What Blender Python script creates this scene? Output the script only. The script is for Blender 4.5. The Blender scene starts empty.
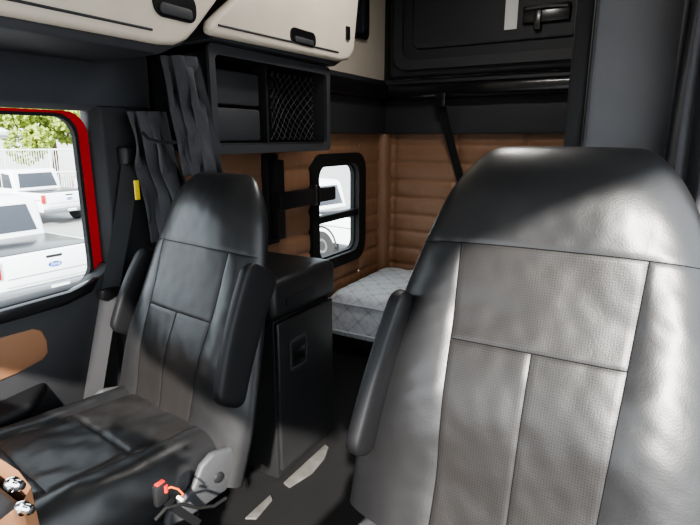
import bpy, bmesh, math, random
import numpy as np
from mathutils import Vector, Matrix, noise
random.seed(4)
COL = bpy.context.scene.collection
PI = math.pi
V = Vector

# ------------------------------------------------------------------ camera
CAM = V((0.65, 0.0, 1.35)); YAW = math.radians(30); PITCH = math.radians(13.5); FPX = 520.0
Fd = V((-math.sin(YAW)*math.cos(PITCH), math.cos(YAW)*math.cos(PITCH), -math.sin(PITCH)))
Rd = V((math.cos(YAW), math.sin(YAW), 0)); Ud = Rd.cross(Fd)
cam = bpy.data.objects.new('camera', bpy.data.cameras.new('camera')); COL.objects.link(cam)
cam.location = CAM
cam.rotation_euler = Matrix((Rd, Ud, -Fd)).transposed().to_euler()
cam.data.sensor_width = 36; cam.data.lens = FPX/700*36; cam.data.clip_start = 0.02
bpy.context.scene.camera = cam

def ray(px, py):
    return Fd + Rd*((px-350)/FPX) + Ud*((262.5-py)/FPX)
def onX(px, py, X):
    d = ray(px, py); return CAM + d*((X-CAM.x)/d.x)
def onY(px, py, Y):
    d = ray(px, py); return CAM + d*((Y-CAM.y)/d.y)
def onZ(px, py, Z):
    d = ray(px, py); return CAM + d*((Z-CAM.z)/d.z)

# ------------------------------------------------------------------ materials
def mat(name, col, rough=0.5, metal=0.0, bump=0.0, bscale=200.0, col2=None, cscale=8.0, spec=0.5, sheen=0.0, kind='noise', coat=0.0, bdist=0.002):
    m = bpy.data.materials.new(name); m.use_nodes = True
    nt = m.node_tree; b = nt.nodes['Principled BSDF']
    b.inputs['Base Color'].default_value = (*col, 1); b.inputs['Roughness'].default_value = rough
    b.inputs['Metallic'].default_value = metal; b.inputs['Specular IOR Level'].default_value = spec
    if sheen: b.inputs['Sheen Weight'].default_value = sheen
    if coat: b.inputs['Coat Weight'].default_value = coat
    tc = nt.nodes.new('ShaderNodeTexCoord')
    n = nt.nodes.new('ShaderNodeTexNoise'); n.inputs['Scale'].default_value = cscale; n.inputs['Detail'].default_value = 4
    nt.links.new(tc.outputs['Object'], n.inputs['Vector'])
    mx = nt.nodes.new('ShaderNodeMix'); mx.data_type = 'RGBA'
    c2 = col2 if col2 else tuple(c*0.8 for c in col)
    mx.inputs[6].default_value = (*col, 1); mx.inputs[7].default_value = (*c2, 1)
    nt.links.new(n.outputs['Fac'], mx.inputs[0]); nt.links.new(mx.outputs[2], b.inputs['Base Color'])
    if bump:
        if kind == 'voronoi':
            t = nt.nodes.new('ShaderNodeTexVoronoi'); out = t.outputs['Distance']
        else:
            t = nt.nodes.new('ShaderNodeTexNoise'); t.inputs['Detail'].default_value = 5; out = t.outputs['Fac']
        t.inputs['Scale'].default_value = bscale
        nt.links.new(tc.outputs['Object'], t.inputs['Vector'])
        bp = nt.nodes.new('ShaderNodeBump'); bp.inputs['Strength'].default_value = bump; bp.inputs['Distance'].default_value = bdist
        nt.links.new(out, bp.inputs['Height']); nt.links.new(bp.outputs['Normal'], b.inputs['Normal'])
    return m

def sin_grid(nt, pairs, src):
    """product of |sin| along the given directions of a vector socket"""
    outs = []
    for dirv, pitch in pairs:
        dp = nt.nodes.new('ShaderNodeVectorMath'); dp.operation = 'DOT_PRODUCT'; dp.inputs[1].default_value = tuple(c*PI/pitch for c in dirv)
        nt.links.new(src, dp.inputs[0])
        si = nt.nodes.new('ShaderNodeMath'); si.operation = 'SINE'; nt.links.new(dp.outputs['Value'], si.inputs[0])
        ab = nt.nodes.new('ShaderNodeMath'); ab.operation = 'ABSOLUTE'; nt.links.new(si.outputs[0], ab.inputs[0])
        outs.append(ab.outputs[0])
    pr = nt.nodes.new('ShaderNodeMath'); pr.operation = 'MULTIPLY'
    nt.links.new(outs[0], pr.inputs[0]); nt.links.new(outs[1], pr.inputs[1])
    return pr.outputs[0]

def leather_mat(name, col, rough, dots=None, spec=0.5):
    """grained, softly creased leather; optional fine perforation in uv space"""
    m = mat(name, col, rough, spec=spec)
    nt = m.node_tree; b = nt.nodes['Principled BSDF']
    tc = nt.nodes.new('ShaderNodeTexCoord')
    g = nt.nodes.new('ShaderNodeTexVoronoi'); g.inputs['Scale'].default_value = 300; nt.links.new(tc.outputs['Object'], g.inputs['Vector'])
    w = nt.nodes.new('ShaderNodeTexNoise'); w.inputs['Scale'].default_value = 26; w.inputs['Detail'].default_value = 6; w.inputs['Distortion'].default_value = 1.3
    nt.links.new(tc.outputs['Object'], w.inputs['Vector'])
    b1 = nt.nodes.new('ShaderNodeBump'); b1.inputs['Strength'].default_value = 0.17; b1.inputs['Distance'].default_value = 0.0020
    nt.links.new(w.outputs['Fac'], b1.inputs['Height'])
    b2 = nt.nodes.new('ShaderNodeBump'); b2.inputs['Strength'].default_value = 0.12; b2.inputs['Distance'].default_value = 0.0008
    nt.links.new(g.outputs['Distance'], b2.inputs['Height']); nt.links.new(b1.outputs['Normal'], b2.inputs['Normal'])
    nt.links.new(b2.outputs['Normal'], b.inputs['Normal'])
    if dots:
        dotcol, pitch = dots
        uv = nt.nodes.new('ShaderNodeUVMap')
        pr = sin_grid(nt, [((1, 0, 0), pitch), ((0, 1, 0), pitch)], uv.outputs[0])
        rp = nt.nodes.new('ShaderNodeMapRange'); rp.inputs[1].default_value = 0.78; rp.inputs[2].default_value = 0.90
        nt.links.new(pr, rp.inputs[0])
        mx = nt.nodes.new('ShaderNodeMix'); mx.data_type = 'RGBA'
        mx.inputs[6].default_value = (*col, 1); mx.inputs[7].default_value = (*dotcol, 1)
        nt.links.new(rp.outputs[0], mx.inputs[0]); nt.links.new(mx.outputs[2], b.inputs['Base Color'])
        sp = nt.nodes.new('ShaderNodeMapRange'); sp.inputs[3].default_value = spec; sp.inputs[4].default_value = spec*.5
        nt.links.new(rp.outputs[0], sp.inputs[0]); nt.links.new(sp.outputs[0], b.inputs['Specular IOR Level'])
    return m

def mattress_mat():
    m = mat('mattress_ticking', (0.70, 0.74, 0.79), 0.85, bump=0.3, bscale=90)
    nt = m.node_tree; b = nt.nodes['Principled BSDF']
    tc = nt.nodes.new('ShaderNodeTexCoord')
    a = sin_grid(nt, [((1, 1, 1), .15), ((1, -1, -1), .15)], tc.outputs['Object'])
    r1 = nt.nodes.new('ShaderNodeMapRange'); r1.inputs[1].default_value = 0.01; r1.inputs[2].default_value = 0.11
    nt.links.new(a, r1.inputs[0])
    f = nt.nodes.new('ShaderNodeTexVoronoi'); f.inputs['Scale'].default_value = 30; nt.links.new(tc.outputs['Object'], f.inputs['Vector'])
    r2 = nt.nodes.new('ShaderNodeMapRange'); r2.inputs[1].default_value = 0.2; r2.inputs[2].default_value = 0.6
    nt.links.new(f.outputs['Distance'], r2.inputs[0])
    m1 = nt.nodes.new('ShaderNodeMix'); m1.data_type = 'RGBA'; m1.inputs[6].default_value = (.43, .45, .475, 1); m1.inputs[7].default_value = (.51, .53, .555, 1)
    nt.links.new(r2.outputs[0], m1.inputs[0])
    m2 = nt.nodes.new('ShaderNodeMix'); m2.data_type = 'RGBA'; m2.inputs[6].default_value = (.33, .35, .375, 1)
    nt.links.new(r1.outputs[0], m2.inputs[0]); nt.links.new(m1.outputs[2], m2.inputs[7]); nt.links.new(m2.outputs[2], b.inputs['Base Color'])
    return m

M = {}
M['leather'] = leather_mat('black_leather', (0.0150, 0.0150, 0.0157), 0.37)
M['perf'] = leather_mat('perforated_leather', (0.0158, 0.0147, 0.0143), 0.41, ((0.008, 0.0075, 0.0073), 0.0052), spec=.46)
M['arm'] = mat('armrest_vinyl', (0.009, 0.009, 0.010), 0.5, bump=0.2, bscale=220, spec=.32)
M['thread'] = mat('seam_thread', (0.006, 0.006, 0.007), 0.8, spec=.1)
M['plastic'] = mat('black_plastic', (0.015, 0.015, 0.016), 0.5, bump=0.15, bscale=400, spec=.4)
M['cabp'] = mat('satin_black_cabinet', (0.018, 0.018, 0.019), 0.36, bump=0.12, bscale=400, spec=.5)
M['gplastic'] = mat('dark_grey_plastic', (0.036, 0.037, 0.041), 0.6, bump=0.3, bscale=350, spec=.4)
M['doorp'] = mat('charcoal_door_plastic', (0.026, 0.0265, 0.029), 0.6, bump=0.3, bscale=350, spec=.35)
M['cover'] = mat('grey_seat_cover_plastic', (0.060, 0.061, 0.065), 0.5, bump=0.2, bscale=350, spec=.4)
M['gpanel'] = mat('grey_textured_panel', (0.125, 0.125, 0.13), 0.65, bump=0.5, bscale=260)
M['header'] = mat('charcoal_fabric_panel', (0.036, 0.039, 0.046), 0.85, bump=0.4, bscale=300, sheen=0.1)
M['cream'] = mat('cream_plastic', (0.60, 0.53, 0.44), 0.5, bump=0.15, bscale=350)
M['tan'] = mat('tan_quilted_vinyl', (0.260, 0.142, 0.082), 0.5, bump=0.3, bscale=160, col2=(0.21, 0.112, 0.063))
M['tanp'] = mat('tan_door_leather', (0.26, 0.132, 0.070), 0.45, bump=0.3, bscale=200)
M['gloss'] = mat('gloss_black', (0.008, 0.008, 0.009), 0.28, coat=0.1)
M['rubber'] = mat('black_rubber', (0.011, 0.011, 0.011), 0.7, spec=.3)
M['red'] = mat('red_paint', (0.50, 0.010, 0.018), 0.25, coat=0.6)
M['curtain'] = mat('grey_curtain_cloth', (0.044, 0.044, 0.049), 0.9, bump=0.4, bscale=500, sheen=0.15)
M['belt'] = mat('seat_belt_webbing', (0.020, 0.0205, 0.0225), 0.7, bump=0.4, bscale=600, spec=.3)
M['yellow'] = mat('yellow_tag', (0.75, 0.55, 0.03), 0.5)
M['mattress'] = mattress_mat()
M['piping'] = mat('mattress_piping', (0.40, 0.42, 0.45), 0.7)
M['floor'] = mat('black_floor_mat', (0.008, 0.008, 0.0083), 0.8, bump=0.5, bscale=200, spec=.3)
M['chrome'] = mat('chrome', (0.8, 0.8, 0.8), 0.12, metal=1)
M['steel'] = mat('grey_steel', (0.35, 0.35, 0.36), 0.35, metal=1)
M['redp'] = mat('red_plastic', (0.6, 0.02, 0.015), 0.4)
M['orange'] = mat('orange_hose', (0.75, 0.14, 0.03), 0.4)
M['blue'] = mat('blue_strap', (0.02, 0.08, 0.35), 0.6)
M['white'] = mat('white_paint', (0.74, 0.75, 0.77), 0.3, col2=(0.70, 0.71, 0.74), coat=0.3)
M['carglass'] = mat('dark_car_glass', (0.03, 0.035, 0.045), 0.08)
M['tyre'] = mat('tyre_rubber', (0.02, 0.02, 0.02), 0.8)
M['tail'] = mat('tail_light_red', (0.45, 0.02, 0.02), 0.25)
M['asphalt'] = mat('pale_asphalt', (0.30, 0.295, 0.29), 0.9, bump=0.3, bscale=30, col2=(0.24, 0.235, 0.235), cscale=0.6)
M['fence'] = mat('pale_fence_metal', (0.58, 0.59, 0.60), 0.5)
M['bldg'] = mat('pale_building', (0.60, 0.60, 0.58), 0.8)
M['leaf'] = mat('tree_leaves', (0.14, 0.24, 0.03), 0.6, col2=(0.30, 0.32, 0.05), cscale=1.5)
M['bark'] = mat('tree_bark', (0.12, 0.08, 0.05), 0.9)
M['label'] = mat('white_label', (0.75, 0.75, 0.74), 0.5)
M['roof'] = mat('headliner', (0.42, 0.40, 0.37), 0.9)
M['sunpatch'] = mat('painted_sun_patch', (0.15, 0.142, 0.132), 0.6, bump=0.5, bscale=60, col2=(0.02, 0.02, 0.019), cscale=16)  # light grey standing in for sunlight on the floor
def glass_mat():
    m = bpy.data.materials.new('clear_glass'); m.use_nodes = True; nt = m.node_tree
    nt.nodes.remove(nt.nodes['Principled BSDF']); o = nt.nodes['Material Output']
    t = nt.nodes.new('ShaderNodeBsdfTransparent'); t.inputs[0].default_value = (0.93, 0.95, 0.95, 1)
    g = nt.nodes.new('ShaderNodeBsdfGlossy'); g.inputs['Roughness'].default_value = 0.02
    mx = nt.nodes.new('ShaderNodeMixShader'); mx.inputs[0].default_value = 0.05
    nt.links.new(t.outputs[0], mx.inputs[1]); nt.links.new(g.outputs[0], mx.inputs[2]); nt.links.new(mx.outputs[0], o.inputs[0])
    return m
M['glass'] = glass_mat()
def fill_lens_mat():  # glowing lens of the added fill light
    m = bpy.data.materials.new('fill_lens_glow'); m.use_nodes = True; b = m.node_tree.nodes['Principled BSDF']
    b.inputs['Emission Color'].default_value = (1, .95, .88, 1); b.inputs['Emission Strength'].default_value = 2.0
    return m
M['fill_lens'] = fill_lens_mat()

# ------------------------------------------------------------------ builders
def root_loc(o):
    loc = V((0, 0, 0))
    while o is not None:
        loc = loc + o.location; o = o.parent
    return loc

class MB:
    def __init__(s): s.v = []; s.f = []; s.uv = None
    def addbm(s, bm, mtx=None):
        if mtx is not None: bmesh.ops.transform(bm, matrix=mtx, verts=bm.verts)
        k = len(s.v); bm.verts.index_update()
        s.v += [tuple(v.co) for v in bm.verts]
        s.f += [tuple(v.index + k for v in f.verts) for f in bm.faces]
        bm.free(); return s
    def box(s, lo, hi, bev=0.0, seg=2, mtx=None):
        bm = bmesh.new(); bmesh.ops.create_cube(bm, size=1)
        lo = V(lo); hi = V(hi); c = (lo+hi)/2; d = hi-lo
        for v in bm.verts: v.co = V((v.co.x*d.x+c.x, v.co.y*d.y+c.y, v.co.z*d.z+c.z))
        if bev: bmesh.ops.bevel(bm, geom=list(bm.edges), offset=bev, segments=seg, profile=0.5, affect='EDGES')
        return s.addbm(bm, mtx)
    def prism(s, pts, vec, bev=0.0, seg=2):
        bm = bmesh.new(); a = [bm.verts.new(V(p)) for p in pts]; b = [bm.verts.new(V(p)+V(vec)) for p in pts]
        n = len(a); bm.faces.new(a); bm.faces.new(b[::-1])
        for i in range(n): bm.faces.new((a[i], b[i], b[(i+1) % n], a[(i+1) % n]))
        bmesh.ops.recalc_face_normals(bm, faces=bm.faces)
        if bev:
            ed = [e for e in bm.edges if e.calc_face_angle(0) > 0.6]
            bmesh.ops.bevel(bm, geom=ed, offset=bev, segments=seg, profile=0.5, affect='EDGES')
        return s.addbm(bm)
    def ring(s, outer, inner, vec):
        bm = bmesh.new(); vec = V(vec); n = len(outer)
        o = [bm.verts.new(V(p)) for p in outer]; i_ = [bm.verts.new(V(p)) for p in inner]
        o2 = [bm.verts.new(V(p)+vec) for p in outer]; i2 = [bm.verts.new(V(p)+vec) for p in inner]
        for k in range(n):
            j = (k+1) % n
            bm.faces.new((o[k], o[j], i_[j], i_[k])); bm.faces.new((o2[k], i2[k], i2[j], o2[j]))
            bm.faces.new((o[k], o2[k], o2[j], o[j])); bm.faces.new((i_[k], i_[j], i2[j], i2[k]))
        bmesh.ops.recalc_face_normals(bm, faces=bm.faces)
        return s.addbm(bm)
    def loft(s, secs, cap=True):
        k = len(s.v); n = len(secs[0])
        for sc in secs: s.v += [tuple(p) for p in sc]
        for a in range(len(secs)-1):
            for i in range(n):
                j = (i+1) % n
                s.f.append((k+a*n+i, k+a*n+j, k+(a+1)*n+j, k+(a+1)*n+i))
        if cap:
            s.f.append(tuple(k+i for i in range(n))[::-1]); s.f.append(tuple(k+(len(secs)-1)*n+i for i in range(n)))
        return s
    def tube(s, pts, r, n=8):
        pts = [V(p) for p in pts]; secs = []
        up = None
        for i, p in enumerate(pts):
            t = (pts[min(i+1, len(pts)-1)]-pts[max(i-1, 0)]).normalized()
            if up is None:
                up = t.cross(V((0, 0, 1)) if abs(t.z) < .9 else V((1, 0, 0))).normalized()
            up = (up - t*up.dot(t)).normalized(); w = t.cross(up)
            rr = r[i] if isinstance(r, (list, tuple)) else r
            secs.append([p+up*rr*math.cos(2*PI*k/n)+w*rr*math.sin(2*PI*k/n) for k in range(n)])
        return s.loft(secs)
    def strap(s, pts, w, t, side):
        pts = [V(p) for p in pts]; secs = []
        for i, p in enumerate(pts):
            d = (pts[min(i+1, len(pts)-1)]-pts[max(i-1, 0)]).normalized()
            sd = V(side); sd = (sd-d*sd.dot(d)).normalized(); nn = d.cross(sd)
            secs.append([p+sd*w/2+nn*t/2, p-sd*w/2+nn*t/2, p-sd*w/2-nn*t/2, p+sd*w/2-nn*t/2])
        return s.loft(secs)
    def lathe(s, prof, org, axis, n=20):
        axis = V(axis).normalized(); a = axis.orthogonal().normalized(); b = axis.cross(a); org = V(org)
        return s.loft([[org+axis*h+(a*math.cos(2*PI*k/n)+b*math.sin(2*PI*k/n))*max(r, 1e-4) for k in range(n)] for r, h in prof])
    def grid(s, fn, nu, nv):
        k = len(s.v)
        for j in range(nv+1):
            for i in range(nu+1): s.v.append(tuple(fn(i/nu, j/nv)))
        for j in range(nv):
            for i in range(nu):
                a = k+j*(nu+1)+i; s.f.append((a, a+1, a+nu+2, a+nu+1))
        return s
    def build(s, name, m, parent=None, sharp=40, recalc=True):
        me = bpy.data.meshes.new(name)
        if parent is not None: org = root_loc(parent)
        else:
            a = np.array(s.v); org = V(((a[:, 0].min()+a[:, 0].max())/2, (a[:, 1].min()+a[:, 1].max())/2, a[:, 2].min()))
        me.from_pydata([tuple(V(p)-org) for p in s.v], [], s.f)
        if recalc:
            bm = bmesh.new(); bm.from_mesh(me); bmesh.ops.recalc_face_normals(bm, faces=bm.faces); bm.to_mesh(me); bm.free()
        if s.uv:
            ul = me.uv_layers.new(name='UVMap')
            for l in me.loops: ul.data[l.index].uv = s.uv[l.vertex_index]
        me.polygons.foreach_set('use_smooth', [True]*len(me.polygons))
        me.set_sharp_from_angle(angle=math.radians(sharp))
        me.materials.append(m); me.update()
        o = bpy.data.objects.new(name, me); COL.objects.link(o)
        if parent is not None: o.parent = parent
        else: o.location = org
        return o

def tag(o, label, cat, group=None, kind=None):
    o['label'] = label; o['category'] = cat
    if group: o['group'] = group
    if kind: o['kind'] = kind
    return o
def thing(name, label, cat, loc=(0, 0, 0), group=None):
    o = bpy.data.objects.new(name, None); COL.objects.link(o); o.location = loc; o.empty_display_size = 0.1
    return tag(o, label, cat, group)
def struct(name, mb, m, parent=None, sharp=40):
    o = mb.build(name, m, parent, sharp)
    if parent is None: o['kind'] = 'structure'
    return o
def copy_tree(o, parent=None):
    c = o.copy(); COL.objects.link(c)
    if parent is not None: c.parent = parent
    for ch in list(o.children): copy_tree(ch, c)
    return c
def rrect(a0, a1, b0, b1, r, n=6):
    pts = []
    for cx, cy, st in ((a1-r, b1-r, 0), (a0+r, b1-r, 1), (a0+r, b0+r, 2), (a1-r, b0+r, 3)):
        for k in range(n+1):
            t = (st+k/n)*PI/2; pts.append((cx+r*math.cos(t), cy+r*math.sin(t)))
    return pts
def YZ(pts, x): return [(x, a, b) for a, b in pts]
def XZ(pts, y): return [(a, y, b) for a, b in pts]
def sm(a, b, x):
    t = min(1, max(0, (x-a)/(b-a))); return t*t*(3-2*t)

XL, XR, YB, ZC = -1.10, 1.10, 3.50, 2.50

# ------------------------------------------------------------------ setting shell
struct('floor', MB().box((XL-.05, -0.6, -0.06), (XR+.05, YB+.05, 0.0)), M['floor'])
ceil = struct('ceiling', MB().box((XL-.05, 0.25, ZC), (XR+.05, YB+.05, ZC+0.05)), M['roof'])
# added round fixture for the sleeper fill light, an invented source
MB().lathe([(.16, .03), (.16, .01), (.14, 0)], (-.1, 2.1, ZC-.03), (0, 0, 1), 32).build('fill_light_housing', M['gplastic'], ceil)
MB().lathe([(.001, -.012), (.09, -.010), (.13, 0), (.13, .004)], (-.1, 2.1, ZC-.03), (0, 0, 1), 32).build('fill_light_lens', M['fill_lens'], ceil)
# unseen header added to mask the sun, edge shaped for its shadows: lowered at the far side, open before the passenger seat, dips over the middle, climbs towards the driver side
struct('sun_mask_front', MB().prism([(XL, -.05, 1.20), (-.40, -.05, 1.20), (-.33, -.05, 1.60), (-.20, -.05, 1.60), (-.06, -.05, 1.40), (.40, -.05, 1.26), (.66, -.05, 1.26), (.80, -.05, 1.56), (.986, -.05, 1.87), (1.36, -.05, 2.08), (1.8, -.05, 2.32), (1.8, -.05, 2.9), (XL, -.05, 2.9)], (0, -.03, 0)), M['roof'])
struct('wall_front_upper', MB().box((XL, -.06, ZC+.05), (XR+.05, .30, ZC+.09)), M['roof'])
# pale floor pieces imitating sun patches at the side cabinet foot
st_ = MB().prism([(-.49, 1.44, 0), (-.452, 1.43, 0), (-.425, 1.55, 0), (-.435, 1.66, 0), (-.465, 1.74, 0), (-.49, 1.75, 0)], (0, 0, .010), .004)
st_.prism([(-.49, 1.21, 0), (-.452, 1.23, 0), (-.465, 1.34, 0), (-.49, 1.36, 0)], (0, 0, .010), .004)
struct('sun_patch_strips', st_, M['sunpatch'])

def pleats(fn_pt, lo, hi, z0, z1, pitch, depth, n=12):
    """channel-quilted sheet with soft puckers: fn_pt(a, z, d) -> point"""
    mb = MB(); nz = max(2, int(round((z1-z0)/pitch*n)))
    def g(u, v):
        z = z0+(z1-z0)*v; a = lo+(hi-lo)*u
        row = math.floor((z-0.30)/pitch); ph = (z-.30)/pitch-row
        d = depth*(1-abs(2*ph-1)**4.0)
        pk = ((a+.07)/.46) % 1.0; pk = min(pk, 1-pk)*.46
        d -= depth*.7*math.exp(-(pk/.012)**2)
        d += .004*noise.noise(V((a*6, z*12, 1.0)))+.0040*noise.noise(V((a*22, row*3.1+ph*.6, 5.0)))
        return fn_pt(a, z, d)
    mb.grid(g, max(2, int(abs(hi-lo)/0.014)), nz); return mb
def merge(*mbs):
    o = MB()
    for m_ in mbs:
        k = len(o.v); o.v += m_.v; o.f += [tuple(i+k for i in f) for f in m_.f]
    return o
wy0, wy1, wz0, wz1 = 2.53, 3.19, 0.53, 1.255
fl = lambda a, z, d: (XL+d, a, z)
PT, PD = 0.125, 0.0150
ws = merge(pleats(fl, 1.40, wy0+.03, 0.0, 1.38, PT, PD), pleats(fl, wy1-.03, YB, 0.0, 1.38, PT, PD),
           pleats(fl, wy0+.03, wy1-.03, 0.0, wz0+.03, PT, PD), pleats(fl, wy0+.03, wy1-.03, wz1-.03, 1.38, PT, PD))
struct('wall_left', ws, M['tan'], sharp=80)
struct('wall_back', pleats(lambda a, z, d: (a, YB-d, z), XL, XR, 0.0, 1.38, PT, PD), M['tan'], sharp=80)
struct('trim_1', MB().tube([(XL+.015, YB-.015, 0.0), (XL+.015, YB-.015, 0.7), (XL+.015, YB-.015, 1.38)], 0.065, 14), M['tan'])
bb = MB().box((XL-.03, 2.22, 1.375), (XL+.06, YB, 1.735), .012); bb.box((XL, YB-.07, 1.375), (XR, YB+.03, 1.735), .012)
struct('trim_2', bb, M['gplastic'])
lg = MB().box((XL+.05, YB-.16, 1.60), (XR, YB-.06, 1.70), .03, 3); lg.box((XL+.05, 2.6, 1.60), (XL+.12, YB-.06, 1.70), .02, 3)
struct('trim_3', lg, M['gloss'])
struct('wall_left_upper', MB().box((XL-.05, 0.27, 1.74), (XL+.02, YB, ZC)), M['cream'])
struct('wall_back_upper', MB().box((XL, YB-.02, 1.74), (XR, YB+.05, ZC)), M['plastic'])
wr = MB().box((XR, 1.35, 0), (XR+.05, YB+.05, ZC)); wr.box((XR, .27, 2.02), (XR+.05, 1.4, ZC))
struct('wall_right', wr, M['gpanel'])

# sleeper window
w1 = struct('window_1', MB().ring(YZ(rrect(wy0, wy1, wz0, wz1, .12), XL-.02), YZ(rrect(wy0+.075, wy1-.095, wz0+.07, wz1-.07, .08), XL-.02), (.055, 0, 0)), M['rubber'])
w1['label'] = 'black framed rounded sleeper window in the tan quilted side wall'
MB().ring(YZ(rrect(wy0+.065, wy1-.085, wz0+.06, wz1-.06, .08), XL-.03), YZ(rrect(wy0+.085, wy1-.105, wz0+.08, wz1-.08, .07), XL-.03), (.03, 0, 0)).build('seal', M['rubber'], w1)
MB().box((XL-.03, wy0+.07, .835), (XL+.025, wy1-.09, .88), .008).build('mullion', M['rubber'], w1)
MB().box((XL-.012, wy0+.065, wz0+.065), (XL-.008, wy1-.085, wz1-.065)).build('pane', M['glass'], w1)
w2 = struct('window_2', MB().ring(YZ(rrect(2.98, 3.20, 1.96, 2.42, .05), XL+.022), YZ(rrect(3.01, 3.17, 1.99, 2.39, .035), XL+.022), (.025, 0, 0)), M['gloss'])
MB().box((XL+.022, 3.0, 1.98), (XL+.028, 3.18, 2.40)).build('pane', M['carglass'], w2)

# side structure around the door
struct('trim_4', MB().prism([(XL-.04, 0.0, 1.445), (XL-.04, 0.0, 1.80), (XL+.02, 0.0, 1.80), (XL+.035, 0.0, 1.62), (XL+.03, 0.0, 1.46), (XL, 0, 1.44)], (0, 1.45, 0), .006), M['header'])
bp = MB().prism([(XL-.05, 1.185, 0.0), (XL+.0, 1.185, 0), (XL+.035, 1.21, 0), (XL+.05, 1.42, 0), (XL-.05, 1.42, 0)], (0, 0, 1.46), .008)
struct('trim_5', bp, M['doorp'])
struct('wall_left_front', MB().box((XL-.05, -.6, 0), (XL-.02, .10, ZC)), M['gplastic'])

# ------------------------------------------------------------------ passenger door
gy0, gy1, gz0, gz1 = 0.20, 1.134, 0.83, 1.420
d1 = struct('door_1', MB().ring(YZ(rrect(.10, 1.180, .10, 1.440, .08), XL-.035), YZ(rrect(.16, 1.146, .70, 1.431, .075), XL-.035), (.03, 0, 0)), M['red'])
d1['label'] = 'red painted passenger door with dark trim and tan insert'
MB().ring(YZ(rrect(gy0-.045, gy1+.014, gz0-.1, gz1+.012, .08), XL-.03), YZ(rrect(gy0, gy1, gz0, gz1, .07), XL-.03), (.022, 0, 0)).build('window_seal', M['rubber'], d1)
MB().box((XL-.022, gy0-.02, gz0-.03), (XL-.018, gy1+.01, gz1+.01)).build('window_pane', M['glass'], d1)
dp = MB().prism([(XL-.02, 0.12, 0.08), (XL-.02, 1.15, 0.08), (XL-.02, 1.175, .60), (XL-.02, 1.175, .90), (XL-.02, 1.14, .87), (XL-.02, 1.08, .845), (XL-.02, .12, .835)], (.07, 0, 0), .012)
dp.build('door_panel', M['doorp'], d1)
MB().prism([(XL+.03, .12, .825), (XL+.03, 1.00, .838), (XL+.03, 1.12, .862), (XL+.03, 1.08, .812), (XL+.03, 0.98, .792), (XL+.03, .12, .780)], (.04, 0, 0), .012).build('sill_trim', M['gloss'], d1)
MB().prism(YZ([(.15, .585), (.80, .612), (.885, .628), (.905, .645), (.908, .69), (.895, .728), (.87, .742), (.15, .765)], XL+.045), (.010, 0, 0), .005, 3).build('leather_insert', M['tanp'], d1)
MB().prism([(XL+.04, .12, .45), (XL+.15, .12, .45), (XL+.15, .78, .49), (XL+.04, .90, .50)], (0, 0, .055), .02, 3).build('armrest', M['arm'], d1)

# ------------------------------------------------------------------ overhead bins
def bin_(label, front, body, latch, grp):
    t = thing('overhead_bin', label, 'storage bin', (XL+.03, front[0][0], min(p[1] for p in front)), grp)
    MB().prism(YZ(body, XL+.045), (.34, 0, 0), .01).build('body', M['gplastic'], t)
    d = MB().prism(YZ(front, -.725), (.04, 0, 0), .019, 4).build('door', M['cream'], t)
    y, z, w, h = latch
    MB().prism(YZ(rrect(y-w/2, y+w/2, z-h/2, z+h/2, h*.42), -.69), (.010, 0, 0)).build('latch_recess', M['gloss'], d)
    MB().prism(YZ(rrect(y-w*.38, y+w*.38, z-h*.40, z-h*.02, h*.16), -.684), (.010, 0, 0), .003).build('latch_handle', M['gplastic'], d)
    (ya, za), (yb, zb) = front[0], front[1]
    MB().tube([(-.683, ya+.03, za+.035), (-.683, yb-.03, zb+.035)], .004, 6).build('groove', M['gplastic'], d)
    return t, d
bA, dA = bin_('cream overhead bin above the passenger door with a dark recessed latch',
     [(.30, 1.625), (1.17, 1.625), (1.235, 1.632), (1.285, 1.655), (1.32, 1.685), (1.47, 1.84), (1.53, 2.10), (.30, 2.10)],
     [(.30, 1.60), (1.19, 1.60), (1.29, 1.645), (1.45, 1.81), (1.51, 2.12), (.30, 2.12)], (1.235, 1.745, .17, .085), 'cream overhead bins')
bB, dB = bin_('cream overhead bin above the open black cubby',
     [(1.39, 1.685), (2.23, 1.70), (2.31, 1.715), (2.36, 1.76), (2.41, 2.02), (2.45, 2.30), (1.66, 2.30), (1.53, 1.84), (1.385, 1.73), (1.372, 1.70)],
     [(1.42, 1.68), (2.23, 1.68), (2.32, 1.72), (2.39, 2.02), (2.43, 2.32), (1.70, 2.32), (1.57, 1.83)], (1.92, 1.755, .18, .06), 'cream overhead bins')
MB().box((-.69, 2.27, 1.80), (-.675, 2.30, 1.86), .003).build('clip', M['gloss'], dB)

# ------------------------------------------------------------------ open cubby under second bin
cy0, cy1, cz0, cz1, cx = 1.43, 2.20, 1.30, 1.672, -.75
cb = thing('open_cubby', 'open black storage cubby with a net hanging under the cream bin', 'shelf', (XL+.03, cy0, cz0))
sh = MB(); sh.box((XL+.03, cy0, cz0), (cx, cy0+.02, cz1), .004); sh.box((XL+.03, cy1-.02, cz0), (cx, cy1, cz1), .004)
sh.box((XL+.03, cy0, cz0), (cx, cy1, cz0+.03), .004); sh.box((XL+.03, cy0, cz1-.03), (cx, cy1, cz1), .004); sh.box((XL+.03, cy0, cz0), (XL+.05, cy1, cz1))
sh.build('shell', M['plastic'], cb)
MB().ring(YZ(rrect(cy0-.01, cy1+.01, cz0-.01, cz1, .02), cx), YZ(rrect(cy0+.02, cy1-.02, cz0+.022, cz1-.035, .02), cx), (.014, 0, 0)).build('frame', M['gplastic'], cb)
for z0 in (cz0+.035, cz0+.175):
    MB().box((XL+.07, cy0+.06, z0), (cx-.07, cy0+.36, z0+.13), .012).build('drawer', M['gplastic'], cb)
MB().box((XL+.07, cy0+.375, cz0+.03), (cx-.05, cy0+.39, cz1-.03)).build('divider', M['plastic'], cb)
nt = MB(); na, nb, za, zb = cy0+.40, cy1-.035, cz0+.04, cz1-.05
L = nb-na; Hh = zb-za
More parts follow.
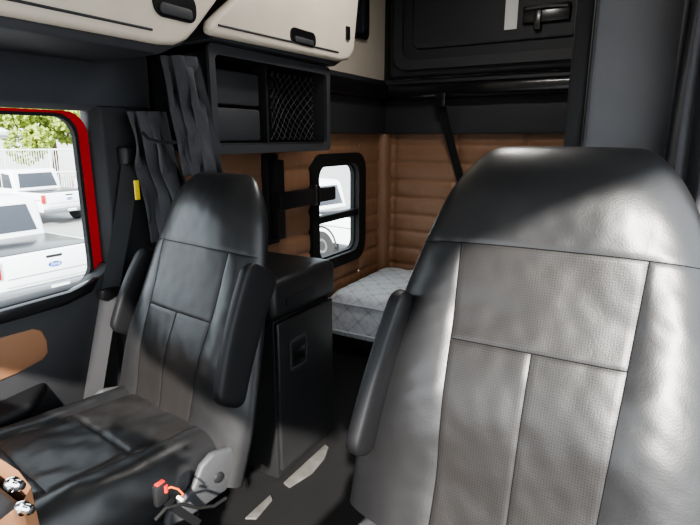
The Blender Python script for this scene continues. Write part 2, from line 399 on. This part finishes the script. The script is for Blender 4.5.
def bow(y, z): return cx-.05-.03*math.sin(PI*(y-na)/L)*math.sin(PI*(z-za)/Hh)
for k in range(-8, 16):
    for sgn in (1, -1):
        y0 = na+k*L/8; pts = []
        for q in range(25):
            z = za+Hh*q/24; y = y0+(z-za)*sgn
            if na <= y <= nb: pts.append((bow(y, z), y, z))
        if len(pts) > 2: nt.tube(pts, .0017, 5)
nt.build('net', M['gplastic'], cb)

# ------------------------------------------------------------------ folded upper bunk on back wall
ub = thing('upper_bunk', 'black moulded upper bunk folded up against the rear wall', 'bunk', (0, YB-.02, 1.74))
MB().box((-1.0, YB-.12, 1.74), (1.0, YB-.025, 2.45), .03, 3).build('panel', M['gplastic'], ub)
MB().ring(XZ(rrect(-.95, .95, 1.785, 2.41, .10), YB-.15), XZ(rrect(-.89, .89, 1.845, 2.35, .08), YB-.15), (0, .04, 0)).build('moulded_rib', M['gplastic'], ub)
MB().prism(XZ(rrect(-.82, .82, 1.91, 2.30, .06), YB-.14), (0, .03, 0), .010, 3).build('inner_panel', M['gplastic'], ub)
lb = tag(MB().box(onY(504, 30, YB-.143), onY(519, -6, YB-.143)+V((0, .003, 0))).build('warning_label', M['label']), 'small white warning label on the black upper bunk panel', 'label')
br = thing('bunk_latch', 'black metal latch bracket beside the white label on upper bunk', 'latch', onY(545, 12, YB-.145))
MB().box(onY(522, 24, YB-.17), onY(572, 2, YB-.141), .006).build('plate', M['gloss'], br)
MB().tube([onY(526, 9, YB-.175), onY(545, 6, YB-.19), onY(568, 5, YB-.175)], .010).build('bar', M['steel'], br)
MB().box(onY(533, 30, YB-.18), onY(543, 10, YB-.141), .004).build('hook', M['gloss'], br)

# bunk restraint strap
sp = thing('restraint_strap', 'black bunk restraint strap with buckle hanging on tan rear wall', 'strap', onY(443, 104, YB-.17))
p0, p1, p2, p3 = onY(441, 98, YB-.165), onY(447, 130, YB-.10), onY(458, 170, YB-.032), onY(467, 205, YB-.020)
MB().strap([p0, p1, p2, p3], .055, .004, (1, 0, 0)).build('webbing', M['rubber'], sp)
MB().box(p0+V((-.035, -.02, -.06)), p0+V((.035, .005, .03)), .008).build('buckle', M['gloss'], sp)

# ------------------------------------------------------------------ TV mount on side wall
tm = thing('screen_mount', 'black swivel screen mount bracket on tan wall beside sleeper window', 'bracket', (XL+.02, 2.15, .85))
pz0, pz1 = .80, 1.27
MB().box((XL+.01, 2.10, pz0), (XL+.05, 2.20, pz1), .008).build('wall_plate', M['plastic'], tm)
MB().box((XL+.05, 2.115, pz0+.03), (XL+.10, 2.185, pz1-.03), .008).build('post', M['plastic'], tm)
MB().box((XL+.085, 2.11, .985), (XL+.125, 2.45, 1.075), .01).build('arm', M['plastic'], tm)
MB().lathe([(.022, 0), (.026, .004), (.026, .11), (.022, .115)], (XL+.105, 2.46, .975), (0, 0, 1)).build('hinge', M['gloss'], tm)
MB().box((XL+.085, 2.47, .99), (XL+.12, 2.66, 1.07), .01).build('arm', M['plastic'], tm)

# ------------------------------------------------------------------ cabinet behind passenger seat
cab = thing('side_cabinet', 'black cabinet with recessed pull standing behind the passenger seat', 'cabinet', (-.8, 1.65, 0))
MB().box((XL+.06, 1.45, 0), (-.52, 1.85, .68), .014).build('body', M['cabp'], cab)
tp = MB().box((XL+.06, 1.42, .68), (-.495, 1.87, .84), .035, 4).build('top', M['cabp'], cab)
MB().prism(YZ(rrect(1.50, 1.69, .725, .765, .015), -.499), (.008, 0, 0)).build('pull', M['gloss'], tp)
do = MB().box((-.525, 1.455, .04), (-.503, 1.848, .67), .010, 3).build('door', M['cabp'], cab)
MB().ring(YZ(rrect(1.52, 1.64, .45, .58, .015), -.508), YZ(rrect(1.532, 1.628, .462, .568, .01), -.508), (.010, 0, 0)).build('latch_frame', M['gplastic'], do)
MB().box((-.506, 1.535, .48), (-.499, 1.625, .535), .003).build('latch', M['gloss'], do)

# ------------------------------------------------------------------ bunk and mattress
MB_b = MB().box((XL+.03, 2.76, 0), (XR-.03, YB-.04, .12), .01)
for k in range(9):
    x = XL+.12+k*.24; MB_b.box((x, 2.745, .015), (x+.2, 2.77, .11), .006)
tag(MB_b.build('bunk_platform', M['plastic']), 'black lower bunk platform beneath the grey mattress', 'bunk')
mt = thing('mattress', 'pale blue-grey quilted mattress on the lower bunk', 'mattress', (0, 3.0, .12))
mx0, mx1, my0, my1, mz0, mz1 = XL+.06, XR-.06, 2.65, YB-.06, .12, .42
def mtop(u, v):
    x = mx0+(mx1-mx0)*u; y = my0+(my1-my0)*v
    R_ = .075
    ex = min(x-mx0, mx1-x, R_)/R_; ey = min(y-my0, my1-y, R_)/R_
    ed = math.sqrt(max(0, 1-(1-ex)**2))*math.sqrt(max(0, 1-(1-ey)**2))
    yy = y-3.0
    q = abs(math.sin((x+yy)*PI/.15))*abs(math.sin((x-yy)*PI/.15))
    return (x, y, mz1-.070+.070*ed+.007*q**.4*ed-.005)
mb = MB().grid(mtop, 300, 130); mb.build('quilted_top', M['mattress'], mt, 80)
MB().box((mx0, my0+.002, mz0), (mx1, my1, mz1-.062), .035, 6).build('core', M['mattress'], mt, 60)
for z in (mz1-.073, mz0+.04):
    pp = [(mx0+.04, my0-.001, z), (0, my0-.003, z), (mx1-.04, my0-.001, z)]
    MB().tube(pp, .007, 8).build('edge_piping', M['piping'], mt)

# ------------------------------------------------------------------ seats
def make_seat(label, loc, rz, zh, arms, wsc, H, cd, recline):
    """zh: height of the back hinge; cd: how far the cushion top lies below it; wsc: width scale"""
    root = thing('truck_seat', label, 'seat', loc, 'truck cab seats')
    lo = V(loc); r = math.radians(recline); A = V((0, math.sin(r), math.cos(r))); N = V((0, -math.cos(r), math.sin(r)))
    hinge = lo+V((0, .10, zh)); zc = zh-cd
    ts = [-.22, 0, .1, .25, .4, .55, .67, .8, .9, 1.0]; tw = [.345, .350, .346, .332, .313, .291, .270, .241, .220, .203]
    def W(s):
        w = wsc*sum(np.interp(s+o, ts, tw) for o in (-.06, -.03, 0, .03, .06))/5
        if s > .78:
            q = min(1, (s-.78)/.22); w -= .088*(1-math.sqrt(max(0, 1-q*q)))
        return float(w)
    def xi(s): return min((.150+.040*max(0, s))*min(1, wsc), W(s)*.78)
    T0 = .080
    def top(s): return math.sqrt(max(0, 1-((s-.78)/.22)**2)) if s > .78 else 1.0
    def front(x, s):
        w = W(s); a = abs(x); e = math.sqrt(max(0, 1-(a/w)**2.8)); k = xi(s); tp = top(s)
        fade = 1-sm(.34, .88, s)
        d = 0.018*math.sin(PI*min(1, max(0, (a-k)/(w-k))))*fade
        d += .018*math.exp(-((s-.22)/.16)**2) + .012*math.exp(-((s-.82)/.22)**2)*(1-(a/w)**2)
        g = lambda t: math.exp(-(t/.0034)**2)
        gr = 0
        if s < .68: gr = max(gr, g(a-k))
        gr = max(gr, g((s-.67)*H))
        if a < k: gr = max(gr, g((s-.385)*H))
        if s < .39: gr = max(gr, g(a))
        d -= .0020*gr
        d += .004*noise.noise(V((x*8+lo.x*7, s*6, 2)))+.0014*noise.noise(V((x*26+s*8, s*15-x*9+lo.x, 5)))
        d += .0017*max(0, min(1, (a-k)/.03))*fade*noise.noise(V((a*9, (s*H+a*.6)*32, lo.x+3)))
        return -T0+T0*e*tp+d*e*tp
    def pt(x, s, d): return hinge+V((x, 0, 0))+A*(s*H)+N*d
    rows = [(-.20+.585*i/64, 0) for i in range(64)]+[(.385+.285*i/36, 1) for i in range(36)]+[(.67+.33*math.sin(PI/2*i/46), 2) for i in range(47)]
    NB, NI = 26, 44
    def xs(s):
        w, k = W(s), xi(s)
        out = [-(k+(w-k)*math.sin(PI/2*(1-i/NB))) for i in range(NB)]+[-k+2*k*i/NI for i in range(NI+1)]
        return out+[k+(w-k)*math.sin(PI/2*(i/NB)) for i in range(1, NB+1)]
    gv = []; guv = []; nc = 2*NB+NI+1
    for s, _ in rows:
        for x in xs(s): gv.append(pt(x, s, front(x, s))); guv.append((x, s*H))
    regs = {}
    for j in range(len(rows)-1):
        seg = 0 if j < 64 else (1 if j < 100 else 2)
        for i in range(nc-1):
            if seg == 2: key = ('headrest', 0)
            elif i < NB: key = ('bolster', 0)
            elif i >= NB+NI: key = ('bolster', 1)
            elif seg == 1: key = ('back_panel', 0)
            else: key = ('lower_back_panel', 0 if i < NB+NI//2 else 1)
            a = j*nc+i; regs.setdefault(key, []).append((a, a+1, a+nc+1, a+nc))
    for (nm, _), fs in regs.items():
        ids = sorted({i for f in fs for i in f}); mp = {i: n for n, i in enumerate(ids)}
        m_ = MB(); m_.v = [tuple(gv[i]) for i in ids]; m_.f = [tuple(mp[i] for i in f) for f in fs]; m_.uv = [guv[i] for i in ids]
        m_.build(nm, M['perf'] if 'panel' in nm else M['leather'], root, 80, recalc=False)
    bk = MB()
    def bfn(u, v):
        s = rows[int(round(v*(len(rows)-1)))][0]; x = xs(s)[int(round(u*(nc-1)))]
        return pt(x, s, -T0-.045*math.sqrt(max(0, 1-(abs(x)/W(s))**5))*top(s))
    bk.grid(bfn, nc-1, len(rows)-1).build('back_shell', M['arm'], root, 80)
    sg = MB()
    def seam(f, n=30): sg.tube([pt(x, s, front(x, s)+.0003) for x, s in [f(i/n) for i in range(n+1)]], .0010, 5)
    for q in (-1, 1): seam(lambda t: (q*xi(-.18+.85*t), -.18+.85*t))
    seam(lambda t: ((-1+2*t)*W(.67)*.97, .67)); seam(lambda t: ((-1+2*t)*xi(.385), .385)); seam(lambda t: (0, -.18+.565*t))
    sg.build('seam', M['thread'], root)
    # cushion
    yr, yf, hw, th = .10, -.47, .30, .14
    kk = .170; bw = hw-kk
    def ctop(x, y):
        a = abs(x); e = math.sqrt(max(0, 1-(a/hw)**5)); q = max(0, (-y-.33)/.14); ff = math.sqrt(max(0, 1-min(1, q)**2))
        k = kk; d = .020*math.sin(PI*min(1, max(0, (a-k)/(hw-k))))-.008*(1-(a/hw)**2)+.02*(-y/.45)
        g = lambda t: math.exp(-(t/.006)**2)
        gr = g(a-k)
        if a < k: gr = max(gr, g(y+.10), g(y+.31))
        d -= .005*gr; d += .006*noise.noise(V((x*8+lo.x*5, y*8, 4)))+.0042*noise.noise(V((x*22, y*16+lo.x, 7)))
        return zc-th+(th+d)*e*ff
    cxs = [-(kk+bw*math.sin(PI/2*(1-i/16))) for i in range(16)]+[-kk+2*kk*i/34 for i in range(35)]+[kk+bw*math.sin(PI/2*i/16) for i in range(1, 17)]
    cys = [yr-(yr+.10)*i/26 for i in range(26)]+[-.10-.21*i/28 for i in range(28)]+[-.31-.16*math.sin(PI/2*i/28) for i in range(29)]
    n2 = len(cxs); cv = [lo+V((x, y, ctop(x, y))) for y in cys for x in cxs]; cuv = [(x, y) for y in cys for x in cxs]; regs = {}
    for j in range(len(cys)-1):
        for i in range(n2-1):
            if i < 16: key = ('cushion_bolster', 0)
            elif i >= 50: key = ('cushion_bolster', 1)
            elif j < 54: key = ('cushion_panel', 0)
            else: key = ('cushion_front', 0)
            a = j*n2+i; regs.setdefault(key, []).append((a, a+n2, a+n2+1, a+1))
    for (nm, _), fs in regs.items():
        ids = sorted({i for f in fs for i in f}); mp = {i: n for n, i in enumerate(ids)}
        m_ = MB(); m_.v = [tuple(cv[i]) for i in ids]; m_.f = [tuple(mp[i] for i in f) for f in fs]; m_.uv = [cuv[i] for i in ids]
        m_.build(nm, M['perf'] if 'panel' in nm else M['leather'], root, 80, recalc=False)
    MB().box(lo+V((-.275, -.455, zc-.18)), lo+V((.275, .13, zc-.128)), .015).build('seat_pan', M['plastic'], root)
    for q in (-1, 1):
        x = q*.292
        sc = MB().prism([lo+V((x, a, b)) for a, b in [(.13, zc-.045), (.14, zc-.10), (.10, zc-.17), (-.04, zc-.18), (-.10, zc-.165), (-.09, zc-.13), (-.01, zc-.10), (.02, zc-.05), (.06, zc-.03)]], (q*.024, 0, 0), .010, 3).build('side_cover', M['cover'], root)
        MB().lathe([(.014, 0), (.016, .003), (.014, .008), (.009, .010)], lo+V((q*.314, .07, zc-.11)), (q, 0, 0)).build('recline_knob', M['plastic'], sc)
    be = MB(); secs = []
    n = 12
    for k in range(n+1):
        z = .07+(zc-.25)*k/n; o = .012 if k % 2 else -.012
        secs.append([lo+V((a, b-.14, z)) for a, b in rrect(-.2-o, .2+o, -.22-o, .22+o, .05)])
    be.loft(secs).build('suspension_bellows', M['rubber'], root)
    MB().box(lo+V((-.23, -.40, 0)), lo+V((.23, .12, .075)), .012).build('base_plate', M['plastic'], root)
    for sx in (-.19, .19):
        MB().box(lo+V((sx-.02, -.42, zc-.215)), lo+V((sx+.02, .14, zc-.175)), .004).build('slide_rail', M['steel'], root)
    for q, ox, oy, oz, Ln in arms:
        # flat-sided armrest pad folded up along the back
        b0 = lo+V((q*ox, oy, zh+oz)); dirv = V((-q*.10, math.sin(math.radians(30)), math.cos(math.radians(30)))).normalized()
        side = V((1, 0, 0)); side = (side-dirv*side.dot(dirv)).normalized(); nrm = dirv.cross(side).normalized(); secs = []
        for k in range(33):
            t = .5-.5*math.cos(PI*k/32); u = t*Ln; end = min(1, u/.030, (Ln-u)/.040); sc_ = math.sqrt(max(0, 1-(1-end)**2)); sc_ = max(sc_, .02)
            wd = (.050+.016*t)*(Ln/.39)*(.35+.65*sc_); tk = .019*(.35+.65*sc_); c = b0+dirv*u-nrm*(.012*math.sin(PI*t)+.018*t)
            ring_ = []
            for m_ in range(28):
                an = 2*PI*m_/28; ca, sa = math.cos(an), math.sin(an)
                ring_.append(c+side*(tk*math.copysign(abs(ca)**.42, ca))+nrm*(wd*math.copysign(abs(sa)**.42, sa)))
            secs.append(ring_)
        MB().loft(secs).build('armrest', M['arm'], root, 60)
    root.rotation_euler = (0, 0, rz)
    return root
S1 = make_seat('black leather passenger seat beside the red door', (-.635, .90, 0), math.radians(-8), .53, [(1, .363, .08, .12, .39), (-1, .330, .16, .14, .32)], .97, .765, 0, 17.5)
S2 = make_seat('black leather driver seat in the foreground, the nearer of the two', (.485, .80, 0), 0, .68, [(-1, .322, .075, .00, .37)], 1.06, .72, .13, 20)

# belt buckle, hose and cable beside the passenger cushion
bk = thing('belt_buckle', 'black seat belt buckle with red button beside passenger cushion', 'buckle', (-.265, .70, .30))
b = V((-.255, .69, .540))
MB().strap([V((-.263, .80, .38)), V((-.256, .74, .46)), b], .020, .005, (0, 1, .3)).build('stalk', M['plastic'], bk)
MB().box(b+V((-.009, -.020, -.02)), b+V((.009, .016, .034)), .006).build('buckle_body', M['plastic'], bk)
MB().box(b+V((-.006, -.014, .031)), b+V((.006, .010, .037)), .002).build('release_button', M['redp'], bk)
h0 = [onX(166, 489, -.245), onX(171, 487, -.24), onX(178, 489, -.235), onX(183, 494, -.23), onX(180, 498, -.225)]
hs = thing('air_hose', 'thin orange air hose looped beside the passenger seat cushion', 'hose', h0[0])
MB().tube(h0, .0026).build('tube', M['orange'], hs)
MB().tube([h0[0]+V((0, 0, -.008)), h0[0]+V((0, 0, .010))], .005, 10).build('fitting', M['redp'], hs)
MB().tube([h0[-1]+V((-.008, 0, 0)), h0[-1]+V((.008, 0, -.003))], .0045, 10).build('fitting', M['label'], hs)
c0 = [(155, 520), (166, 508), (182, 504), (198, 508), (214, 506), (226, 498)]
tag(MB().tube([onX(px, py, -.222+.003*i) for i, (px, py) in enumerate(c0)], .0042).build('cable', M['rubber']), 'black cable sagging below the orange hose beside passenger cushion', 'cable')

# ------------------------------------------------------------------ curtains
def curtain(label, top, bot, nf, amp, grp):
    t0, t1 = map(V, top); b0, b1 = map(V, bot)
    def g(u, v):
        a = t0.lerp(t1, u); b = b0.lerp(b1, u); p = a.lerp(b, v)
        across = (t1-t0).normalized(); nrm = V((across.y, -across.x, 0)).normalized()
        am = amp*(.8+.9*noise.noise(V((u*5, v*2.2, len(label)))))*(.65+.35*math.sin(PI*min(1, v*1.1)))
        w = math.sin(u*nf*2*PI+4.2*noise.noise(V((u*2.4, v*2.4, 3)))+v*.9)
        w2 = .45*noise.noise(V((u*9, v*4, 8)))
        return p+nrm*(am*(w+w2))+across*(.016*math.cos(u*nf*4*PI+v*2))
    return tag(MB().grid(g, 160, 60).build('curtain', M['curtain'], None, 80), label, 'curtain', grp)
curtain('dark grey curtain hanging beside the cubby and cream bin', ((-.815, 1.285, 1.615), (-.735, 1.360, 1.615)), ((-.79, 1.335, 1.22), (-.69, 1.39, 1.22)), 2.9, .034, 'grey cab curtains')
curtain('dark grey curtain gathered behind passenger seat by the door pillar', ((-.985, 1.27, 1.44), (-.895, 1.33, 1.44)), ((-.985, 1.335, .96), (-.825, 1.42, .96)), 3.0, .042, 'grey cab curtains')
ct = tag(MB().tube([(-.86, 1.215, 1.365), (-.82, 1.205, 1.345), (-.77, 1.21, 1.335), (-.725, 1.24, 1.335)], .006).build('curtain_tie', M['rubber']), 'short black strap tying the grey curtain above passenger headrest', 'curtain tie')
def gc(u, v):
    x = .668+.36*u; z = 2.45-1.6*v
    return (x, 1.66+.034*math.sin(u*2*PI*7.5+1.6*noise.noise(V((u*4, v*2, 0))))+.01*math.sin(u*23), z)
tag(MB().grid(gc, 170, 50).build('curtain', M['curtain'], None, 80), 'dark curtain bunched at right edge in front of grey closet', 'curtain', 'grey cab curtains')

# ------------------------------------------------------------------ seat belt at pillar
sb = thing('seat_belt', 'dark grey passenger seat belt running down the door pillar', 'seat belt', (XL+.06, 1.2, .4))
q0, q1, q2, q3 = onX(131, 160, -1.025), onX(123, 220, -1.03), onX(110, 292, -1.025), onX(92, 402, -1.015)
MB().strap([q0, q1, q2, q3], .060, .003, (.5, .85, 0)).build('webbing', M['belt'], sb)
MB().box(q0+V((-.05, -.03, -.02)), q0+V((.010, .03, .05)), .012, 3).build('shoulder_anchor', M['plastic'], sb)
MB().box(q2+V((-.012, -.045, -.018)), q2+V((.02, .045, .018)), .008).build('tongue', M['gloss'], sb)
yt = onX(137, 190, -.955)
MB().box(yt+V((-.003, -.010, -.035)), yt+V((.003, .010, .035)), .002).build('yellow_tag', M['yellow'], sb)
MB().tube([yt+V((0, 0, .033)), (yt+q0)/2+V((0, -.01, .02)), q0+V((.005, -.01, -.015))], .0025, 6).build('tag_cord', M['rubber'], sb)

# ------------------------------------------------------------------ driver side closet
cl = thing('closet', 'tall grey closet standing behind the driver seat', 'closet', (.75, 1.8, 0))
MB().box((.44, 1.80, 0), (XR-.01, 2.45, ZC-.01), .012).build('body', M['gpanel'], cl)
MB().box((.385, 1.83, 0), (.445, 2.45, ZC-.01), .012).build('edge_trim', M['plastic'], cl)
MB().tube([(.45, 1.797, 0.2), (.45, 1.797, 2.4)], .006, 6).build('corner_bead', M['plastic'], cl)
tag(MB().tube([onY(692, 226, 1.45), onY(697, 236, 1.45), onY(699, 250, 1.46), onY(706, 275, 1.5), onY(712, 330, 1.55)], .005).build('blue_cord', M['blue']), 'blue cord hanging beside the driver headrest at right edge', 'cord')

# ------------------------------------------------------------------ dashboard
db = thing('dashboard', 'tan and black dashboard corner with chrome knobs', 'dashboard', (-.45, .05, 0))
body = MB().prism([(-1.02, -.55, .45), (.05, -.55, .45), (.03, .0, .45), (-.03, .19, .45), (-.062, .305, .45), (-.085, .325, .45), (-.36, .345, .45), (-1.02, .28, .45)], (0, 0, .395), .015, 4)
body.build('body', M['plastic'], db)
MB().box((.0, -.60, .40), (1.06, -.14, .88), .05, 4).build('instrument_hood', M['plastic'], db)  # unseen driver-side hood, added to block sun from the aisle floor
dpts = [V((.05, -.05, 0)), V((-.02, .195, 0)), V((-.052, .310, 0)), V((-.075, .336, 0)), V((-.13, .348, 0)), V((-.36, .358, 0))]
def dpan(u, v):
    t = u*5; i = min(4, int(t)); p = dpts[i].lerp(dpts[i+1], t-i)
    b_ = .008*math.sin(PI*v)
    return p+V((.94*b_, .3*b_, .50+.36*v))
MB().grid(dpan, 40, 8).build('tan_panel', M['tanp'], db)
nrm = V((.963, .268, 0))
for px, py in ((12, 484), (22, 508)):
    d = ray(px, py); P0 = V((-.030, .255, .8)); tt = (P0-CAM).dot(nrm)/d.dot(nrm); c = CAM+d*tt
    k = MB().lathe([(.008, -.006), (.010, 0), (.010, .003), (.007, .005), (.007, .014), (.005, .016)], c, nrm, 20).build('knob', M['chrome'], db)
    MB().lathe([(.005, .015), (.005, .018), (.003, .019)], c, nrm, 16).build('knob_cap', M['gloss'], k)

# ------------------------------------------------------------------ outdoors
GZ = -1.70
struct('ground', MB().box((-60, -40, GZ-.1), (40, 60, GZ)), M['asphalt'])
def text_mb(txt, size, org, xdir, zdir, depth):
    """lettering as mesh faces in an upright plane"""
    cu = bpy.data.curves.new('lettering', 'FONT'); cu.body = txt; cu.size = size; cu.align_x = 'CENTER'; cu.align_y = 'CENTER'; cu.shear = .25
    o = bpy.data.objects.new('lettering', cu); COL.objects.link(o)
    bpy.context.view_layer.update()
    me = bpy.data.meshes.new_from_object(o.evaluated_get(bpy.context.evaluated_depsgraph_get()))
    m_ = MB(); m_.v = [tuple(V(org)+V(xdir)*v.co.x+V(zdir)*v.co.y) for v in me.vertices]; m_.f = [tuple(p.vertices) for p in me.polygons]
    bpy.data.objects.remove(o); bpy.data.curves.remove(cu); bpy.data.meshes.remove(me)
    return m_
def pickup(label, loc, rz, grp):
    t = thing('pickup_truck', label, 'pickup truck', (0, 0, 0), grp)
    low = [(0.02, .5), (0.02, 1.16), (5.3, 1.14), (5.48, .95), (5.48, .45)]
    MB().prism(YZ(low, -.98), (1.96, 0, 0), .05, 3).build('body', M['white'], t)
    cabp = [(1.78, 1.12), (2.0, 1.84), (2.15, 1.90), (3.15, 1.90), (3.95, 1.14)]
    bm_ = MB().prism(YZ(cabp, -.86), (1.72, 0, 0), .07, 3); bm_.build('cab', M['white'], t)
    MB().prism([(-.70, 1.84, 1.25), (.70, 1.84, 1.25), (.62, 1.99, 1.76), (-.62, 1.99, 1.76)], (0, -.035, .012), .01).build('rear_window', M['carglass'], t)
    MB().prism([(-.72, 3.75, 1.28), (.72, 3.75, 1.28), (.64, 3.28, 1.80), (-.64, 3.28, 1.80)], (0, .06, .03), .01).build('windscreen', M['carglass'], t)
    MB().box((-.84, .12, 1.145), (.84, 1.74, 1.175), .01).build('bed_cover', M['gloss'], t)
    for s in (-1, 1):
        x = s*.862
        MB().prism(YZ([(2.0, 1.25), (2.12, 1.74), (2.62, 1.78), (2.62, 1.25)], x), (s*.012, 0, 0)).build('side_window', M['carglass'], t)
        MB().prism(YZ([(2.70, 1.25), (2.70, 1.78), (3.12, 1.78), (3.62, 1.25)], x), (s*.012, 0, 0)).build('side_window', M['carglass'], t)
        MB().box((s*.98-.12 if s > 0 else -.995, -.015, .82), (.995 if s > 0 else -.86, .05, 1.12), .02).build('tail_light', M['tail'], t)
        MB().box((s*1.02-.06, 3.45, 1.2), (s*1.02+.06, 3.6, 1.38), .03).build('mirror', M['gloss'], t)
        MB().tube([(s*.983, .08, .93), (s*.986, 2.6, .93), (s*.983, 5.3, .93)], .012, 6).build('side_crease', M['steel'], t)
        for y in (1.05, 4.5):
            w = MB().lathe([(.2, -.12), (.36, -.12), (.39, -.08), (.39, .08), (.36, .12), (.2, .12)], (s*.88, y, .39), (1, 0, 0), 28).build('wheel', M['tyre'], t)
            MB().lathe([(.02, s*.10), (.15, s*.125), (.22, s*.115)], (s*.88, y, .39), (1, 0, 0), 20).build('hub', M['steel'], w)
            arch = [(s*.975, y+.46*math.cos(PI*q/12), .42+.46*math.sin(PI*q/12)) for q in range(13)]
            MB().tube(arch, .03, 6).build('wheel_arch', M['tyre'], t)
    tg = MB().box((-.82, -.012, .66), (.82, .03, 1.13), .03).build('tailgate', M['white'], t)
    MB().prism([(.12*math.cos(a*PI/12), -.016, .92+.05*math.sin(a*PI/12)) for a in range(24)], (0, .01, 0)).build('oval_emblem', M['blue'], tg)
    text_mb('Ford', .085, (0, -.018, .92), (1, 0, 0), (0, 0, 1), 0).build('emblem_lettering', M['label'], tg, recalc=False)
    MB().box((-.14, -.02, 1.04), (.14, .0, 1.09), .01).build('handle', M['gloss'], tg)
    MB().tube([(-.78, -.014, .80), (0, -.016, .80), (.78, -.014, .80)], .008, 6).build('crease', M['steel'], tg)
    bu = MB().box((-.97, -.10, .46), (.97, .05, .62), .03).build('bumper', M['steel'], t)
    MB().box((-.16, -.105, .5), (.16, -.09, .58)).build('number_plate', M['label'], bu)
    t.location = loc; t.rotation_euler = (0, 0, rz)
    return t
pk = pickup('white pickup truck, its tailgate and bed nearest the passenger door window', (-8.2, 5.05, GZ), math.radians(88), 'white parked vehicles')
c = copy_tree(pk); c.location = (-17.5, 11.2, GZ); c.rotation_euler = (0, 0, math.radians(90)); c['label'] = 'white pickup parked further back, beyond the nearest white pickup'
c = copy_tree(pk); c.location = (-22.2, 14.6, GZ); c.rotation_euler = (0, 0, math.radians(-20)); c['label'] = 'small distant white pickup parked sideways along the pale fence'
c = copy_tree(pk); c.location = (-5.2, 11.6, GZ); c.rotation_euler = (0, 0, math.radians(80)); c['label'] = 'white pickup truck visible through the sleeper window'
fc = thing('fence', 'pale metal fence behind the parked white pickups', 'fence', (-24, 13, GZ))
fa, fb = V((-33, 6, GZ)), V((-20, 26, GZ))
for k in range(13): p = fa.lerp(fb, k/12); MB().tube([p, p+V((0, 0, 2.5))], .05, 8).build('post', M['fence'], fc)
for z in (.3, 1.3, 2.45): MB().tube([fa+V((0, 0, z)), fb+V((0, 0, z))], .045, 8).build('rail', M['fence'], fc)
pk_ = MB()
for k in range(220): p = fa.lerp(fb, k/219); pk_.tube([p+V((0, 0, .1)), p+V((0, 0, 2.45))], .018, 4)
o = pk_.build('pickets', M['fence'], fc); o['kind'] = 'stuff'
bl = thing('building', 'long low pale building behind the fence', 'building', (-42, 14, GZ))
MB().box((-50, -6, GZ), (-40, 34, GZ+3.2), .05).build('wall', M['bldg'], bl)
MB().box((-50.3, -6.3, GZ+3.2), (-39.7, 34.3, GZ+3.5), .05).build('roof', M['fence'], bl)
tb = V((-28.9, 17.6, GZ))
tr = thing('tree', 'leafy green tree beyond the fence through the door window', 'tree', tb)
MB().tube([tb, tb+V((.1, 0, 1.3)), tb+V((0, .15, 2.4)), tb+V((.1, .1, 3.4))], [.2, .16, .13, .06], 10).build('trunk', M['bark'], tr)
lf = MB(); rng = random.Random(3)
cl_ = [(V((rng.uniform(-2.0, 2.0), rng.uniform(-2.0, 2.0), 3.6+rng.uniform(-1.0, 1.5))), rng.uniform(.65, 1.05)) for _ in range(22)]
for c0, rr in cl_:
    for _ in range(280):
        dv = V((rng.gauss(0, 1), rng.gauss(0, 1), rng.gauss(0, 1))).normalized()*rr*rng.uniform(.5, 1)**.5
        p = tb+c0+dv; a = V((rng.gauss(0, 1), rng.gauss(0, 1), rng.gauss(0, 1))).normalized(); b = a.orthogonal().normalized(); s_ = .12
        k = len(lf.v); lf.v += [tuple(p-a*s_*1.4), tuple(p+b*s_*.7), tuple(p+a*s_*1.4), tuple(p-b*s_*.7)]; lf.f.append((k, k+1, k+2, k+3))
lf.build('crown', M['leaf'], tr, recalc=False)

# ------------------------------------------------------------------ light
sun = bpy.data.objects.new('sun', bpy.data.lights.new('sun', 'SUN')); COL.objects.link(sun)
sun.data.energy = 18.0; sun.data.angle = math.radians(1.6); sun.data.color = (1.0, .95, .88)
sun.rotation_euler = V((-.45, .75, -.50)).to_track_quat('-Z', 'Y').to_euler()
# added fill light that brightens the sleeper
al = bpy.data.objects.new('dome_lamp', bpy.data.lights.new('dome_lamp', 'AREA')); COL.objects.link(al)
al.data.shape = 'DISK'; al.data.size = .28; al.data.energy = 16; al.data.color = (1, .96, .9); al.location = (-.1, 2.1, ZC-.05)
w = bpy.data.worlds.new('world'); bpy.context.scene.world = w; w.use_nodes = True
bg = w.node_tree.nodes['Background']; bg.inputs[0].default_value = (.86, .93, 1.0, 1); bg.inputs[1].default_value = 5.0
try:
    bpy.context.scene.view_settings.look = 'AgX - Medium High Contrast'
    bpy.context.scene.view_settings.exposure = 0.15
except Exception as e: print(e)
